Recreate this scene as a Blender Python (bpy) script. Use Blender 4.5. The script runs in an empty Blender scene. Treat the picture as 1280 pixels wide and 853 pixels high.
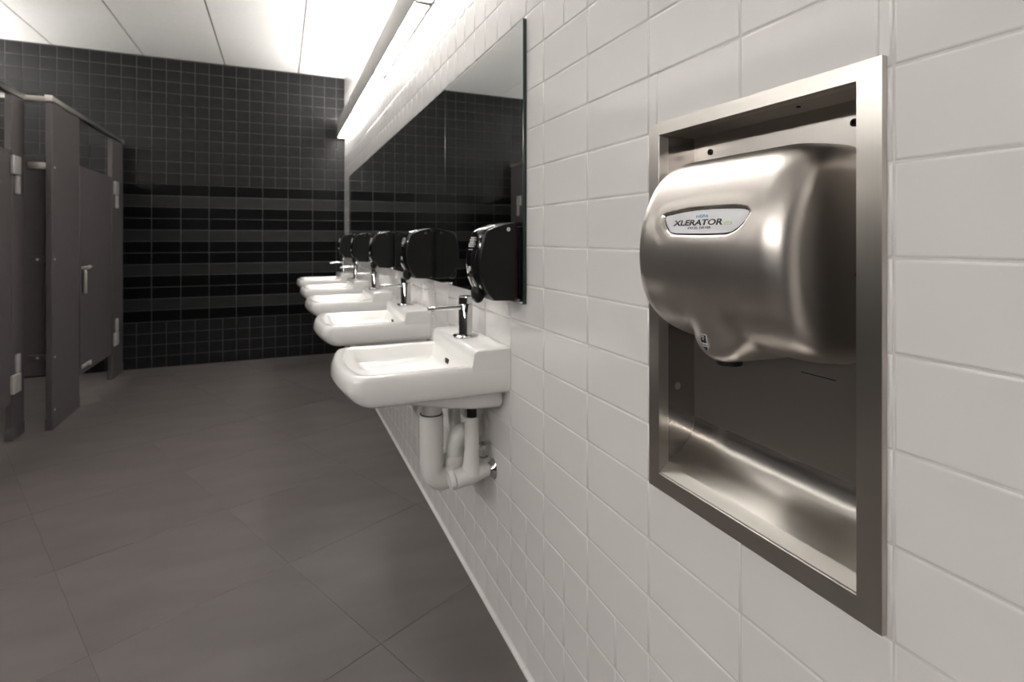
import bpy, bmesh, math, random
import numpy as np
from mathutils import Vector, Matrix

random.seed(7)
S = bpy.context.scene
COL = S.collection
PI = math.pi

# ---------------------------------------------------------------- camera
FPX, D, H, YV = 665.0, 0.640, 1.226, 299.0
TH = math.atan(290 / FPX)
cd = bpy.data.cameras.new('camera')
cam = bpy.data.objects.new('camera', cd)
COL.objects.link(cam)
cam.location = (-D, 0, H)
cam.rotation_euler = (PI / 2, 0, -TH)
cd.sensor_width = 36
cd.lens = FPX / 1280 * 36
cd.shift_y = -(426.5 - YV) / 1280
cd.clip_start = 0.02
cd.dof.use_dof = True
cd.dof.focus_distance = 0.80
cd.dof.aperture_fstop = 6.0
S.camera = cam
CT, ST = math.cos(TH), math.sin(TH)


def proj(x, y, z):
    dx = x + D
    X = dx * CT - y * ST
    Z = dx * ST + y * CT
    if Z < 0.05:
        return None
    return 640 + FPX * X / Z, YV - FPX * (z - H) / Z


# ---------------------------------------------------------------- world, exposure
W = bpy.data.worlds.new('world')
S.world = W
W.use_nodes = True
W.node_tree.nodes['Background'].inputs[0].default_value = (0.9, 0.95, 1, 1)
W.node_tree.nodes['Background'].inputs[1].default_value = 0.0
vs = S.view_settings
vs.view_transform = 'Standard'
vs.look = 'None'
vs.gamma = 1
vs.use_curve_mapping = False
vs.exposure = 0.0
LAMP_DOWN = 34.0     # lower lens of the linear fixtures
LAMP_UP = 62.0       # upper lens of the linear fixtures over the mirror
LAMP_UP_STALLS = 245.0   # upper lens of the linear fixtures over the stalls
LAMP_FRONT = 54.0    # front lens of the lights on the opposite wall


# ---------------------------------------------------------------- materials
def mat(name, col, rough=0.5, metal=0.0, emit=0.0, coat=0.0, spec=0.5):
    m = bpy.data.materials.new(name)
    m.use_nodes = True
    b = m.node_tree.nodes['Principled BSDF']
    b.inputs['Base Color'].default_value = (*col, 1)
    b.inputs['Roughness'].default_value = rough
    b.inputs['Metallic'].default_value = metal
    b.inputs['Specular IOR Level'].default_value = spec
    if coat:
        b.inputs['Coat Weight'].default_value = coat
        b.inputs['Coat Roughness'].default_value = 0.05
    if emit:
        b.inputs['Emission Color'].default_value = (1.0, 0.97, 0.93, 1)
        b.inputs['Emission Strength'].default_value = emit
    return m


def node(m, t, **kw):
    n = m.node_tree.nodes.new(t)
    for k, v in kw.items():
        setattr(n, k, v)
    return n


def noise_col(m, c1, c2, scale=4.0, stretch=(1, 1, 1), detail=4, random_fac=0.0, coord='Object'):
    nt = m.node_tree
    b = nt.nodes['Principled BSDF']
    tc = node(m, 'ShaderNodeTexCoord')
    mp = node(m, 'ShaderNodeMapping')
    mp.inputs['Scale'].default_value = stretch
    nz = node(m, 'ShaderNodeTexNoise')
    nz.inputs['Scale'].default_value = scale
    nz.inputs['Detail'].default_value = detail
    rp = node(m, 'ShaderNodeValToRGB')
    rp.color_ramp.elements[0].color = (*c1, 1)
    rp.color_ramp.elements[1].color = (*c2, 1)
    rp.color_ramp.elements[0].position = 0.3
    rp.color_ramp.elements[1].position = 0.7
    nt.links.new(tc.outputs[coord], mp.inputs[0])
    nt.links.new(mp.outputs[0], nz.inputs[0])
    nt.links.new(nz.outputs[0], rp.inputs[0])
    out = rp.outputs[0]
    if random_fac:
        oi = node(m, 'ShaderNodeObjectInfo')
        mr = node(m, 'ShaderNodeMapRange')
        mr.inputs['To Min'].default_value = 1 - random_fac
        mr.inputs['To Max'].default_value = 1 + random_fac
        nt.links.new(oi.outputs['Random'], mr.inputs[0])
        mx = node(m, 'ShaderNodeVectorMath', operation='SCALE')
        nt.links.new(out, mx.inputs[0])
        nt.links.new(mr.outputs[0], mx.inputs['Scale'])
        out = mx.outputs[0]
    nt.links.new(out, b.inputs['Base Color'])
    return nz


def bump(m, scale, strength, dist=0.002, stretch=(1, 1, 1), detail=2):
    nt = m.node_tree
    b = nt.nodes['Principled BSDF']
    tc = node(m, 'ShaderNodeTexCoord')
    mp = node(m, 'ShaderNodeMapping')
    mp.inputs['Scale'].default_value = stretch
    nz = node(m, 'ShaderNodeTexNoise')
    nz.inputs['Scale'].default_value = scale
    nz.inputs['Detail'].default_value = detail
    bp = node(m, 'ShaderNodeBump')
    bp.inputs['Strength'].default_value = strength
    bp.inputs['Distance'].default_value = dist
    nt.links.new(tc.outputs['Object'], mp.inputs[0])
    nt.links.new(mp.outputs[0], nz.inputs[0])
    nt.links.new(nz.outputs[0], bp.inputs['Height'])
    nt.links.new(bp.outputs[0], b.inputs['Normal'])


def steel(name, col, r0, r1, stretch, axis=(0, 0, 1), aniso=0.85):
    m = mat(name, col, (r0 + r1) / 2, 1.0)
    nt = m.node_tree
    b = nt.nodes['Principled BSDF']
    tc = node(m, 'ShaderNodeTexCoord')
    mp = node(m, 'ShaderNodeMapping')
    mp.inputs['Scale'].default_value = stretch
    nz = node(m, 'ShaderNodeTexNoise')
    nz.inputs['Scale'].default_value = 1.0
    nz.inputs['Detail'].default_value = 3
    mr = node(m, 'ShaderNodeMapRange')
    mr.inputs['From Min'].default_value = 0.3
    mr.inputs['From Max'].default_value = 0.7
    mr.inputs['To Min'].default_value = r0
    mr.inputs['To Max'].default_value = r1
    nt.links.new(tc.outputs['Object'], mp.inputs[0])
    nt.links.new(mp.outputs[0], nz.inputs[0])
    nt.links.new(nz.outputs[0], mr.inputs[0])
    nt.links.new(mr.outputs[0], b.inputs['Roughness'])
    rp = node(m, 'ShaderNodeValToRGB')
    rp.color_ramp.elements[0].position = 0.3
    rp.color_ramp.elements[1].position = 0.7
    rp.color_ramp.elements[0].color = (*[c * 0.985 for c in col], 1)
    rp.color_ramp.elements[1].color = (*[c * 1.015 for c in col], 1)
    nt.links.new(nz.outputs[0], rp.inputs[0])
    nt.links.new(rp.outputs[0], b.inputs['Base Color'])
    # brushed finish: the highlight spreads across the brushing
    ge = node(m, 'ShaderNodeNewGeometry')
    cr = node(m, 'ShaderNodeVectorMath', operation='CROSS_PRODUCT')
    cr.inputs[1].default_value = axis
    nt.links.new(ge.outputs['Normal'], cr.inputs[0])
    nt.links.new(cr.outputs[0], b.inputs['Tangent'])
    b.inputs['Anisotropic'].default_value = aniso
    return m


M = {}
M['white_tile'] = mat('white_tile', (0.74, 0.73, 0.715), 0.07)
noise_col(M['white_tile'], (0.735, 0.714, 0.702), (0.765, 0.744, 0.732), 3, random_fac=0.015)
bump(M['white_tile'], 9.0, 0.12, 0.003, detail=1)
M['white_grout'] = mat('white_grout', (0.66, 0.645, 0.62), 0.85)
noise_col(M['white_grout'], (0.6, 0.58, 0.55), (0.7, 0.69, 0.67), 14)
M['charcoal_tile'] = mat('charcoal_tile', (0.03, 0.0295, 0.031), 0.38, spec=0.2)
noise_col(M['charcoal_tile'], (0.0085, 0.0083, 0.0088), (0.013, 0.0127, 0.0133), 9, random_fac=0.14)
M['black_tile'] = mat('black_tile', (0.006, 0.006, 0.0065), 0.28, spec=0.12)
noise_col(M['black_tile'], (0.0015, 0.0015, 0.0017), (0.003, 0.003, 0.0032), 8, random_fac=0.1)
M['grey_tile'] = mat('grey_tile', (0.034, 0.034, 0.035), 0.4, spec=0.25)
noise_col(M['grey_tile'], (0.0115, 0.0115, 0.012), (0.016, 0.016, 0.0165), 9, random_fac=0.08)
M['dark_grout'] = mat('dark_grout', (0.07, 0.068, 0.068), 0.8)
noise_col(M['dark_grout'], (0.055, 0.053, 0.053), (0.075, 0.072, 0.072), 20)
M['floor_tile'] = mat('floor_tile', (0.15, 0.135, 0.13), 0.42, spec=0.3)
noise_col(M['floor_tile'], (0.093, 0.0825, 0.080), (0.120, 0.107, 0.104), 2.2, (1, 3, 1), 6, random_fac=0.03)
bump(M['floor_tile'], 160, 0.10, 0.0005)
M['floor_grout'] = mat('floor_grout', (0.085, 0.075, 0.07), 0.8)
noise_col(M['floor_grout'], (0.05, 0.044, 0.042), (0.085, 0.075, 0.07), 18)
M['ceiling_panel'] = mat('ceiling_panel', (0.72, 0.71, 0.69), 0.9)
noise_col(M['ceiling_panel'], (0.83, 0.82, 0.80), (0.87, 0.86, 0.84), 30)
M['ceiling_grid'] = mat('ceiling_grid', (0.28, 0.275, 0.265), 0.7)
noise_col(M['ceiling_grid'], (0.26, 0.255, 0.245), (0.3, 0.295, 0.285), 12)
M['porcelain'] = mat('porcelain', (0.86, 0.85, 0.83), 0.12, coat=0.4)
noise_col(M['porcelain'], (0.85, 0.84, 0.82), (0.87, 0.86, 0.84), 5)
M['chrome'] = mat('chrome', (0.82, 0.82, 0.82), 0.05, 1.0)
noise_col(M['chrome'], (0.60, 0.60, 0.60), (0.64, 0.64, 0.64), 30)
M['mirror'] = mat('mirror', (0.80, 0.83, 0.82), 0.003, 1.0)
noise_col(M['mirror'], (0.80, 0.828, 0.818), (0.805, 0.832, 0.822), 2)
M['mirror_edge'] = mat('mirror_edge', (0.012, 0.03, 0.025), 0.15)
noise_col(M['mirror_edge'], (0.01, 0.028, 0.022), (0.014, 0.034, 0.028), 20)
M['black_plastic'] = mat('black_plastic', (0.008, 0.008, 0.008), 0.3, spec=0.2)
noise_col(M['black_plastic'], (0.007, 0.007, 0.007), (0.010, 0.010, 0.009), 12)
M['black_gloss'] = mat('black_gloss', (0.006, 0.006, 0.006), 0.08)
noise_col(M['black_gloss'], (0.005, 0.005, 0.005), (0.007, 0.007, 0.007), 12)
M['white_print'] = mat('white_print', (0.62, 0.62, 0.62), 0.5)
noise_col(M['white_print'], (0.6, 0.6, 0.6), (0.65, 0.65, 0.65), 40)
M['pipe_cover'] = mat('pipe_cover', (0.74, 0.725, 0.70), 0.4)
noise_col(M['pipe_cover'], (0.72, 0.705, 0.68), (0.76, 0.745, 0.72), 10)
M['partition'] = mat('partition', (0.062, 0.056, 0.058), 0.45, spec=0.3)
noise_col(M['partition'], (0.078, 0.070, 0.072), (0.088, 0.079, 0.081), 30)
M['alu'] = mat('alu', (0.62, 0.60, 0.56), 0.38, 1.0)
noise_col(M['alu'], (0.58, 0.56, 0.52), (0.65, 0.63, 0.59), 14)
M['hinge'] = mat('hinge', (0.75, 0.73, 0.71), 0.35, 0.6)
noise_col(M['hinge'], (0.72, 0.7, 0.68), (0.78, 0.76, 0.74), 14)
M['steel_v'] = steel('steel_v', (0.60, 0.57, 0.53), 0.33, 0.36, (60, 900, 12))
M['steel_h'] = steel('steel_h', (0.60, 0.575, 0.54), 0.22, 0.25, (60, 14, 900), (0, 1, 0), 0.35)
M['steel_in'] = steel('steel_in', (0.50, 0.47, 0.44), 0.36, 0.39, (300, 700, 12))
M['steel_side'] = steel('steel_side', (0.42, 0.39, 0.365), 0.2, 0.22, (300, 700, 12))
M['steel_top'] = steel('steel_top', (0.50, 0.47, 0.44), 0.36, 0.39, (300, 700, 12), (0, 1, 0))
M['dryer_steel'] = steel('dryer_steel', (0.57, 0.535, 0.50), 0.325, 0.34, (40, 700, 10), (0, 0, 1), 0.35)
M['screw_black'] = mat('screw_black', (0.02, 0.02, 0.02), 0.35, 0.7)
noise_col(M['screw_black'], (0.016, 0.016, 0.016), (0.026, 0.026, 0.026), 90)
M['badge'] = mat('badge', (0.72, 0.72, 0.74), 0.35)
noise_col(M['badge'], (0.62, 0.62, 0.64), (0.82, 0.82, 0.84), 1, (1, 1, 1500), 1)
M['ink_black'] = mat('ink_black', (0.008, 0.008, 0.01), 0.4)
noise_col(M['ink_black'], (0.007, 0.007, 0.009), (0.010, 0.010, 0.012), 60)
M['ink_blue'] = mat('ink_blue', (0.05, 0.36, 0.62), 0.4)
noise_col(M['ink_blue'], (0.045, 0.34, 0.6), (0.055, 0.38, 0.64), 60)
M['ink_green'] = mat('ink_green', (0.42, 0.64, 0.18), 0.4)
noise_col(M['ink_green'], (0.5, 0.70, 0.28), (0.54, 0.74, 0.32), 60)
M['lamp_paint'] = mat('lamp_paint', (0.5, 0.49, 0.47), 0.45)
noise_col(M['lamp_paint'], (0.49, 0.48, 0.46), (0.52, 0.51, 0.49), 20)
M['lens_down'] = mat('lens_down', (0.9, 0.9, 0.88), 0.5, emit=LAMP_DOWN)
M['lens_up'] = mat('lens_up', (0.9, 0.9, 0.88), 0.5, emit=LAMP_UP)
M['lens_stalls'] = mat('lens_stalls', (0.9, 0.9, 0.88), 0.5, emit=LAMP_UP_STALLS)
M['lens_front'] = mat('lens_front', (0.9, 0.9, 0.88), 0.5, emit=LAMP_FRONT)
for k in ('lens_down', 'lens_up', 'lens_front', 'lens_stalls'):
    noise_col(M[k], (0.88, 0.88, 0.86), (0.92, 0.92, 0.9), 20)


# ---------------------------------------------------------------- helpers
def link(name, me, parent=None, mats=()):
    o = bpy.data.objects.new(name, me)
    COL.objects.link(o)
    if parent is not None:
        o.parent = parent
    if me is not None:
        for m in mats:
            me.materials.append(M[m] if isinstance(m, str) else m)
    return o


def empty(name, loc=(0, 0, 0), label=None, cat=None, group=None, rz=0):
    o = bpy.data.objects.new(name, None)
    COL.objects.link(o)
    o.location = loc
    o.rotation_euler = (0, 0, rz)
    o.empty_display_size = 0.05
    tag(o, label, cat, group)
    return o


def tag(o, label=None, cat=None, group=None, kind=None):
    if label:
        o['label'] = label
    if cat:
        o['category'] = cat
    if group:
        o['group'] = group
    if kind:
        o['kind'] = kind
    return o


def bm_mesh(name, bm, smooth=None):
    me = bpy.data.meshes.new(name)
    bmesh.ops.recalc_face_normals(bm, faces=bm.faces)
    if smooth is not None:
        for f in bm.faces:
            f.smooth = True
        for e in bm.edges:
            if len(e.link_faces) == 2 and e.calc_face_angle(0) > smooth:
                e.smooth = False
    bm.to_mesh(me)
    bm.free()
    return me


def add_box(bm, x0, x1, y0, y1, z0, z1, bev=0.0, seg=2):
    vs_ = [bm.verts.new(p) for p in ((x0, y0, z0), (x1, y0, z0), (x1, y1, z0), (x0, y1, z0),
                                     (x0, y0, z1), (x1, y0, z1), (x1, y1, z1), (x0, y1, z1))]
    fs = [bm.faces.new([vs_[i] for i in q]) for q in
          ((0, 3, 2, 1), (4, 5, 6, 7), (0, 1, 5, 4), (1, 2, 6, 5), (2, 3, 7, 6), (3, 0, 4, 7))]
    if bev:
        es = list({e for f in fs for e in f.edges})
        bmesh.ops.bevel(bm, geom=es, offset=bev, segments=seg, affect='EDGES', profile=0.5)


def box_obj(name, mats, parent, x0, x1, y0, y1, z0, z1, bev=0.0, seg=2):
    bm = bmesh.new()
    add_box(bm, min(x0, x1), max(x0, x1), min(y0, y1), max(y0, y1), min(z0, z1), max(z0, z1), bev, seg)
    return link(name, bm_mesh(name, bm, 0.7 if bev else None), parent, mats)


def add_tube(bm, pts, rad, n=20, cap=True):
    """tube along a polyline with a radius for each point"""
    pts = [Vector(p) for p in pts]
    if not isinstance(rad, (list, tuple)):
        rad = [rad] * len(pts)
    rings = []
    t0 = (pts[1] - pts[0]).normalized()
    up = Vector((0, 1, 0)) if abs(t0.y) < 0.9 else Vector((0, 0, 1))
    for i, p in enumerate(pts):
        if i == 0:
            t = pts[1] - pts[0]
        elif i == len(pts) - 1:
            t = pts[-1] - pts[-2]
        else:
            t = (pts[i + 1] - p).normalized() + (p - pts[i - 1]).normalized()
        if t.length < 1e-9:
            t = t0
        t.normalize()
        u = (up - t * up.dot(t)).normalized()
        v = t.cross(u)
        rings.append([bm.verts.new(p + (u * math.cos(a) + v * math.sin(a)) * rad[i])
                      for a in [2 * PI * k / n for k in range(n)]])
    for a, b in zip(rings, rings[1:]):
        for k in range(n):
            bm.faces.new((a[k], a[(k + 1) % n], b[(k + 1) % n], b[k]))
    if cap:
        bm.faces.new(rings[0])
        bm.faces.new(rings[-1])


def tube_obj(name, mats, parent, pts, rad, n=20, ang=0.7):
    bm = bmesh.new()
    add_tube(bm, pts, rad, n)
    return link(name, bm_mesh(name, bm, ang), parent, mats)


def loft(bm, rings, closed=True, cap0=True, cap1=True):
    vr = [[bm.verts.new(p) for p in r] for r in rings]
    n = len(vr[0])
    for a, b in zip(vr, vr[1:]):
        for k in range(n if closed else n - 1):
            bm.faces.new((a[k], a[(k + 1) % n], b[(k + 1) % n], b[k]))
    if cap0:
        bm.faces.new(vr[0])
    if cap1:
        bm.faces.new(vr[-1])
    return vr


def copy_tree(o, parent=None):
    c = o.copy()
    COL.objects.link(c)
    if parent is not None:
        c.parent = parent
    for ch in list(o.children):
        copy_tree(ch, c)
    return c


def text_mesh(name, body, width, height, mats, parent, matrix, bold=0.0, shear=0.0, depth=0.0003):
    cu = bpy.data.curves.new(name, 'FONT')
    cu.body = body
    cu.size = 1
    cu.shear = shear
    cu.offset = bold
    cu.resolution_u = 3
    cu.align_x = 'CENTER'
    cu.align_y = 'CENTER'
    t = bpy.data.objects.new(name, cu)
    COL.objects.link(t)
    dg = bpy.context.evaluated_depsgraph_get()
    me = bpy.data.meshes.new_from_object(t.evaluated_get(dg))
    bpy.data.objects.remove(t)
    bpy.data.curves.remove(cu)
    n = len(me.vertices)
    co = np.empty(n * 3)
    me.vertices.foreach_get('co', co)
    co = co.reshape(-1, 3)
    lo, hi = co.min(0), co.max(0)
    c = (lo + hi) / 2
    co = (co - c) * np.array([width / (hi[0] - lo[0]), height / (hi[1] - lo[1]), 0])
    me.vertices.foreach_set('co', co.ravel())
    bm = bmesh.new()
    bm.from_mesh(me)
    r = bmesh.ops.extrude_face_region(bm, geom=list(bm.faces))
    for v in [g for g in r['geom'] if isinstance(g, bmesh.types.BMVert)]:
        v.co.z += depth
    bmesh.ops.recalc_face_normals(bm, faces=bm.faces)
    bm.to_mesh(me)
    bm.free()
    me.materials.clear()
    o = link(name, me, parent, mats)
    o.matrix_local = matrix
    return o


# ================================================================ THE ROOM
P = 0.1095                     # tile row pitch
CEIL = 2.965
YB = 6.0                       # back wall
YN = -4.4                      # wall behind the camera
XL = -3.6                      # opposite wall
BAND0, BAND1 = 4, 16           # rows of wide tiles
OPEN = (0.3985, 0.7965, 0.782, 1.4255)       # rough opening for the recessed unit (y0,y1,z0,z1)

# ---- right wall core, a slab with the opening left free
bm = bmesh.new()
gx0, gx1 = 0.0016, 0.16
for (a, b, c, d) in ((YN, OPEN[0], 0, CEIL), (OPEN[1], YB, 0, CEIL), (OPEN[0], OPEN[1], 0, OPEN[2]), (OPEN[0], OPEN[1], OPEN[3], CEIL)):
    add_box(bm, gx0, gx1, a, b, c, d)
add_box(bm, gx1, gx1 + 0.03, YN, YB, 0, CEIL)
wall_right = tag(link('wall_right', bm_mesh('wall_right', bm), None, ['white_grout']), 'white glazed tile wall behind the sinks', None, None, 'structure')

# ---- back wall core
bm = bmesh.new()
add_box(bm, XL - 0.15, 0.19, YB + 0.0016, YB + 0.15, 0, CEIL)
wall_back = tag(link('wall_back', bm_mesh('wall_back', bm), None, ['dark_grout']), 'black and charcoal tile wall at the end of the room', None, None, 'structure')

# ---- side and near walls (out of view): the same dark tile, as a material
dk = mat('dark_tile_wall', (0.03, 0.03, 0.03), 0.35)
nt = dk.node_tree
br = node(dk, 'ShaderNodeTexBrick')
br.offset = 0
br.inputs['Color1'].default_value = (0.026, 0.026, 0.027, 1)
br.inputs['Color2'].default_value = (0.034, 0.033, 0.034, 1)
br.inputs['Mortar'].default_value = (0.07, 0.068, 0.066, 1)
br.inputs['Scale'].default_value = 1
br.inputs['Brick Width'].default_value = P
br.inputs['Row Height'].default_value = P
br.inputs['Mortar Size'].default_value = 0.0022
tc = node(dk, 'ShaderNodeTexCoord')
sx = node(dk, 'ShaderNodeSeparateXYZ')
ad = node(dk, 'ShaderNodeMath', operation='ADD')
cx = node(dk, 'ShaderNodeCombineXYZ')
nt.links.new(tc.outputs['Object'], sx.inputs[0])
nt.links.new(sx.outputs[0], ad.inputs[0])
nt.links.new(sx.outputs[1], ad.inputs[1])
nt.links.new(ad.outputs[0], cx.inputs[0])
nt.links.new(sx.outputs[2], cx.inputs[1])
nt.links.new(cx.outputs[0], br.inputs[0])
nt.links.new(br.outputs[0], nt.nodes['Principled BSDF'].inputs['Base Color'])
o = box_obj('wall_left', [dk], None, XL - 0.15, XL, YN - 0.15, YB, 0, CEIL)
tag(o, 'dark tile wall behind the toilet stalls', None, None, 'structure')
o = box_obj('wall_near', [dk], None, XL - 0.15, 0.19, YN - 0.15, YN, 0, CEIL)
tag(o, 'dark tile wall facing the end of the room', None, None, 'structure')


# ---- tiles
def tile_geo(w, h, t=0.006, b=0.0012, ins=0.0034):
    """a pillowed tile, face at z=0, body below"""
    v = []
    for (dx, z) in ((0.0, -t), (0.0, -b * 1.6), (ins * 0.30, -b * 0.45), (ins, 0.0)):
        a, c = w / 2 - dx, h / 2 - dx
        v += [(-a, -c, z), (a, -c, z), (a, c, z), (-a, c, z)]
    f = []
    for r in range(3):
        for k in range(4):
            f.append((r * 4 + k, r * 4 + (k + 1) % 4, r * 4 + 4 + (k + 1) % 4, r * 4 + 4 + k))
    f.append((12, 13, 14, 15))
    return v, f


_tile_cache = {}


def tile_mesh(w, h, m):
    key = (round(w, 4), round(h, 4), m)
    if key not in _tile_cache:
        v, f = tile_geo(w, h)
        me = bpy.data.meshes.new('tile')
        me.from_pydata(v, [], f)
        me.polygons.foreach_set('use_smooth', [True] * (len(f) - 1) + [False])
        me.materials.append(M[m])
        _tile_cache[key] = me
    return _tile_cache[key]


def clip_rect(r, hole):
    a0, a1, b0, b1 = r
    h0, h1, k0, k1 = hole
    if a1 <= h0 or a0 >= h1 or b1 <= k0 or b0 >= k1:
        return [r]
    out = []
    if a0 < h0:
        out.append((a0, h0, b0, b1))
    if a1 > h1:
        out.append((h1, a1, b0, b1))
    m0, m1 = max(a0, h0), min(a1, h1)
    if b0 < k0:
        out.append((m0, m1, b0, k0))
    if b1 > k1:
        out.append((m0, m1, k1, b1))
    return [q for q in out if q[1] - q[0] > 0.004 and q[3] - q[2] > 0.004]


def place_tiles(pieces, parent, R, to_world, limit=300):
    """pieces: (a0,a1,z0,z1,material,visible); R: tile frame to world"""
    scored = []
    for i, (a0, a1, z0, z1, m, vis) in enumerate(pieces):
        s = 0
        if vis:
            c = proj(*to_world((a0 + a1) / 2, (z0 + z1) / 2))
            q = [proj(*to_world(a, z)) for a in (a0, a1) for z in (z0, z1)]
            if c and all(q) and -30 < c[0] < 1310 and -30 < c[1] < 883:
                s = abs(q[3][0] - q[0][0]) * abs(q[0][1] - q[1][1])
        scored.append((s, i))
    scored.sort(reverse=True)
    keep = {i for s, i in scored[:limit] if s > 0}
    rest_v, rest_f, rest_m, rest_s, names = [], [], [], [], []
    for i, (a0, a1, z0, z1, m, vis) in enumerate(pieces):
        w, h = a1 - a0, z1 - z0
        rot = R @ Matrix.Rotation(random.uniform(-1, 1) * 0.0022, 4, 'X') @ Matrix.Rotation(random.uniform(-1, 1) * 0.0018, 4, 'Y')
        mw = Matrix.Translation(to_world((a0 + a1) / 2, (z0 + z1) / 2)) @ rot
        if i in keep:
            o = link('tile', tile_mesh(w, h, m), parent)
            o.matrix_local = mw
        else:
            v, f = tile_geo(w, h)
            n0 = len(rest_v)
            rest_v += [tuple(mw @ Vector(p)) for p in v]
            rest_f += [tuple(n0 + k for k in q) for q in f]
            if m not in names:
                names.append(m)
            rest_m += [names.index(m)] * len(f)
            rest_s += [True] * (len(f) - 1) + [False]
    if rest_v:
        me = bpy.data.meshes.new('tile_field')
        me.from_pydata(rest_v, [], rest_f)
        me.polygons.foreach_set('use_smooth', rest_s)
        o = link('tile_field', me, parent, names)
        me.polygons.foreach_set('material_index', rest_m)
        o['kind'] = 'stuff'


J = 0.0011      # half a joint
Y0T = 0.382     # a joint position on the right wall
MIR = (1.362, 5.48, 1.041, 1.850)     # mirror area
pieces = []
nrow = int(math.ceil(CEIL / P))
for r in range(1, nrow):
    step = 2 * P if BAND0 <= r < BAND1 else P
    k0 = int(math.floor((YN - Y0T) / step)) - 1
    k1 = int(math.ceil((YB - Y0T) / step)) + 1
    for k in range(k0, k1):
        a0, a1 = max(Y0T + k * step, YN) + J, min(Y0T + (k + 1) * step, YB) - J
        z0, z1 = r * P + J, min((r + 1) * P, CEIL) - J
        if a1 - a0 < 0.006 or z1 - z0 < 0.006:
            continue
        if a0 > MIR[0] + 0.01 and a1 < MIR[1] - 0.01 and z0 > MIR[2] + 0.01 and z1 < MIR[3] - 0.01:
            continue
        for q in clip_rect((a0, a1, z0, z1), OPEN):
            vis = not (q[0] > MIR[0] and q[1] < MIR[1] and q[2] > MIR[2] and q[3] < MIR[3])
            pieces.append((*q, 'white_tile', vis))
# tile frame: local x -> -y (world), local y -> z, local z -> -x
R_right = Matrix(((0, 0, -1, 0), (-1, 0, 0, 0), (0, 1, 0, 0), (0, 0, 0, 1)))
place_tiles(pieces, wall_right, R_right, lambda a, z: (0.0, a, z))

# cove tiles of the lowest row: each curves out to the floor
cove = []
zt = P - J
rc = 0.010
prof = [(0.006, zt), (0.0012, zt), (0.0003, zt - 0.001), (0.0, zt - 0.0035), (0.0, rc + 0.006)]
for i in range(1, 8):
    a = i / 7 * PI / 2 * 0.93
    prof.append((-(rc - rc * math.cos(a)), rc + 0.006 - rc * math.sin(a)))
prof += [(-0.0115, 0.003), (-0.0115, 0.0), (0.006, 0.0)]
cm = bpy.data.meshes.new('cove_tile')
vv, ff = [], []
hw = P / 2 - 0.0006
for (s, sh) in ((-hw, 0.0), (-hw + 0.0015, 1.0), (hw - 0.0015, 1.0), (hw, 0.0)):
    for (x, z) in prof:
        vv.append((x + (0.0001 if not sh and x < 0.003 else 0), s, z))
n = len(prof)
for r in range(3):
    for k in range(n - 1):
        ff.append((r * n + k, r * n + k + 1, (r + 1) * n + k + 1, (r + 1) * n + k))
ff += [tuple(range(n)), tuple(reversed(range(3 * n, 4 * n)))]
cm.from_pydata(vv, [], ff)
cm.polygons.foreach_set('use_smooth', [True] * (len(ff) - 2) + [False] * 2)
cm.materials.append(M['white_tile'])
k0 = int(math.ceil((YN - Y0T) / P))
k1 = int(math.floor((YB - Y0T) / P))
for k in range(k0, k1):
    o = link('cove_tile', cm, wall_right)
    o.location = (0, Y0T + (k + 0.5) * P, 0)

# back wall: joints measured from the corner
PX = 0.1195
X0T = -0.085
pieces = []
GLOSS = {15: 'b', 14: 'g', 13: 'b', 12: 'b', 11: 'g', 10: 'b', 9: 'b', 8: 'g', 7: 'b', 6: 'b', 5: 'g', 4: 'b'}
for r in range(nrow):
    wide = BAND0 <= r < BAND1
    m = {'b': 'black_tile', 'g': 'grey_tile'}[GLOSS[r]] if wide else 'charcoal_tile'
    step = 2 * PX if wide else PX
    z0, z1 = r * P + 0.002, min((r + 1) * P, CEIL) - 0.002
    if z1 - z0 < 0.006:
        continue
    k = -1
    while X0T - k * step > XL:
        a1, a0 = min(X0T - k * step, 0.0) - 0.002, max(X0T - (k + 1) * step, XL) + 0.002
        k += 1
        if a1 - a0 < 0.006:
            continue
        hid = a1 < -2.0 and z1 < 1.7
        pieces.append((a0, a1, z0, z1, m, not hid))
R_back = Matrix(((1, 0, 0, 0), (0, 0, -1, 0), (0, 1, 0, 0), (0, 0, 0, 1)))
place_tiles(pieces, wall_back, R_back, lambda a, z: (a, YB, z))

# ---- floor: big tiles laid askew
bm = bmesh.new()
add_box(bm, XL - 0.15, 0.19, YN - 0.15, YB + 0.15, -0.12, -0.0012)
floor = tag(link('floor', bm_mesh('floor', bm), None, ['floor_grout']), 'dark grey porcelain tile floor', None, None, 'structure')
FT = 0.60
ang = math.radians(-24.5)
e1 = Vector((math.cos(ang + PI / 2 - PI), math.sin(ang - PI / 2), 0))
e1 = Vector((0.4147, -0.9100, 0))
e2 = Vector((0.9100, 0.4147, 0))
O0 = Vector((-0.36, 1.634, 0))


def clip_poly(poly, fn):
    out = []
    for i in range(len(poly)):
        a, b = poly[i], poly[(i + 1) % len(poly)]
        fa, fb = fn(a), fn(b)
        if fa >= 0:
            out.append(a)
        if (fa >= 0) != (fb >= 0):
            out.append(a + (b - a) * (fa / (fa - fb)))
    return out


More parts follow.
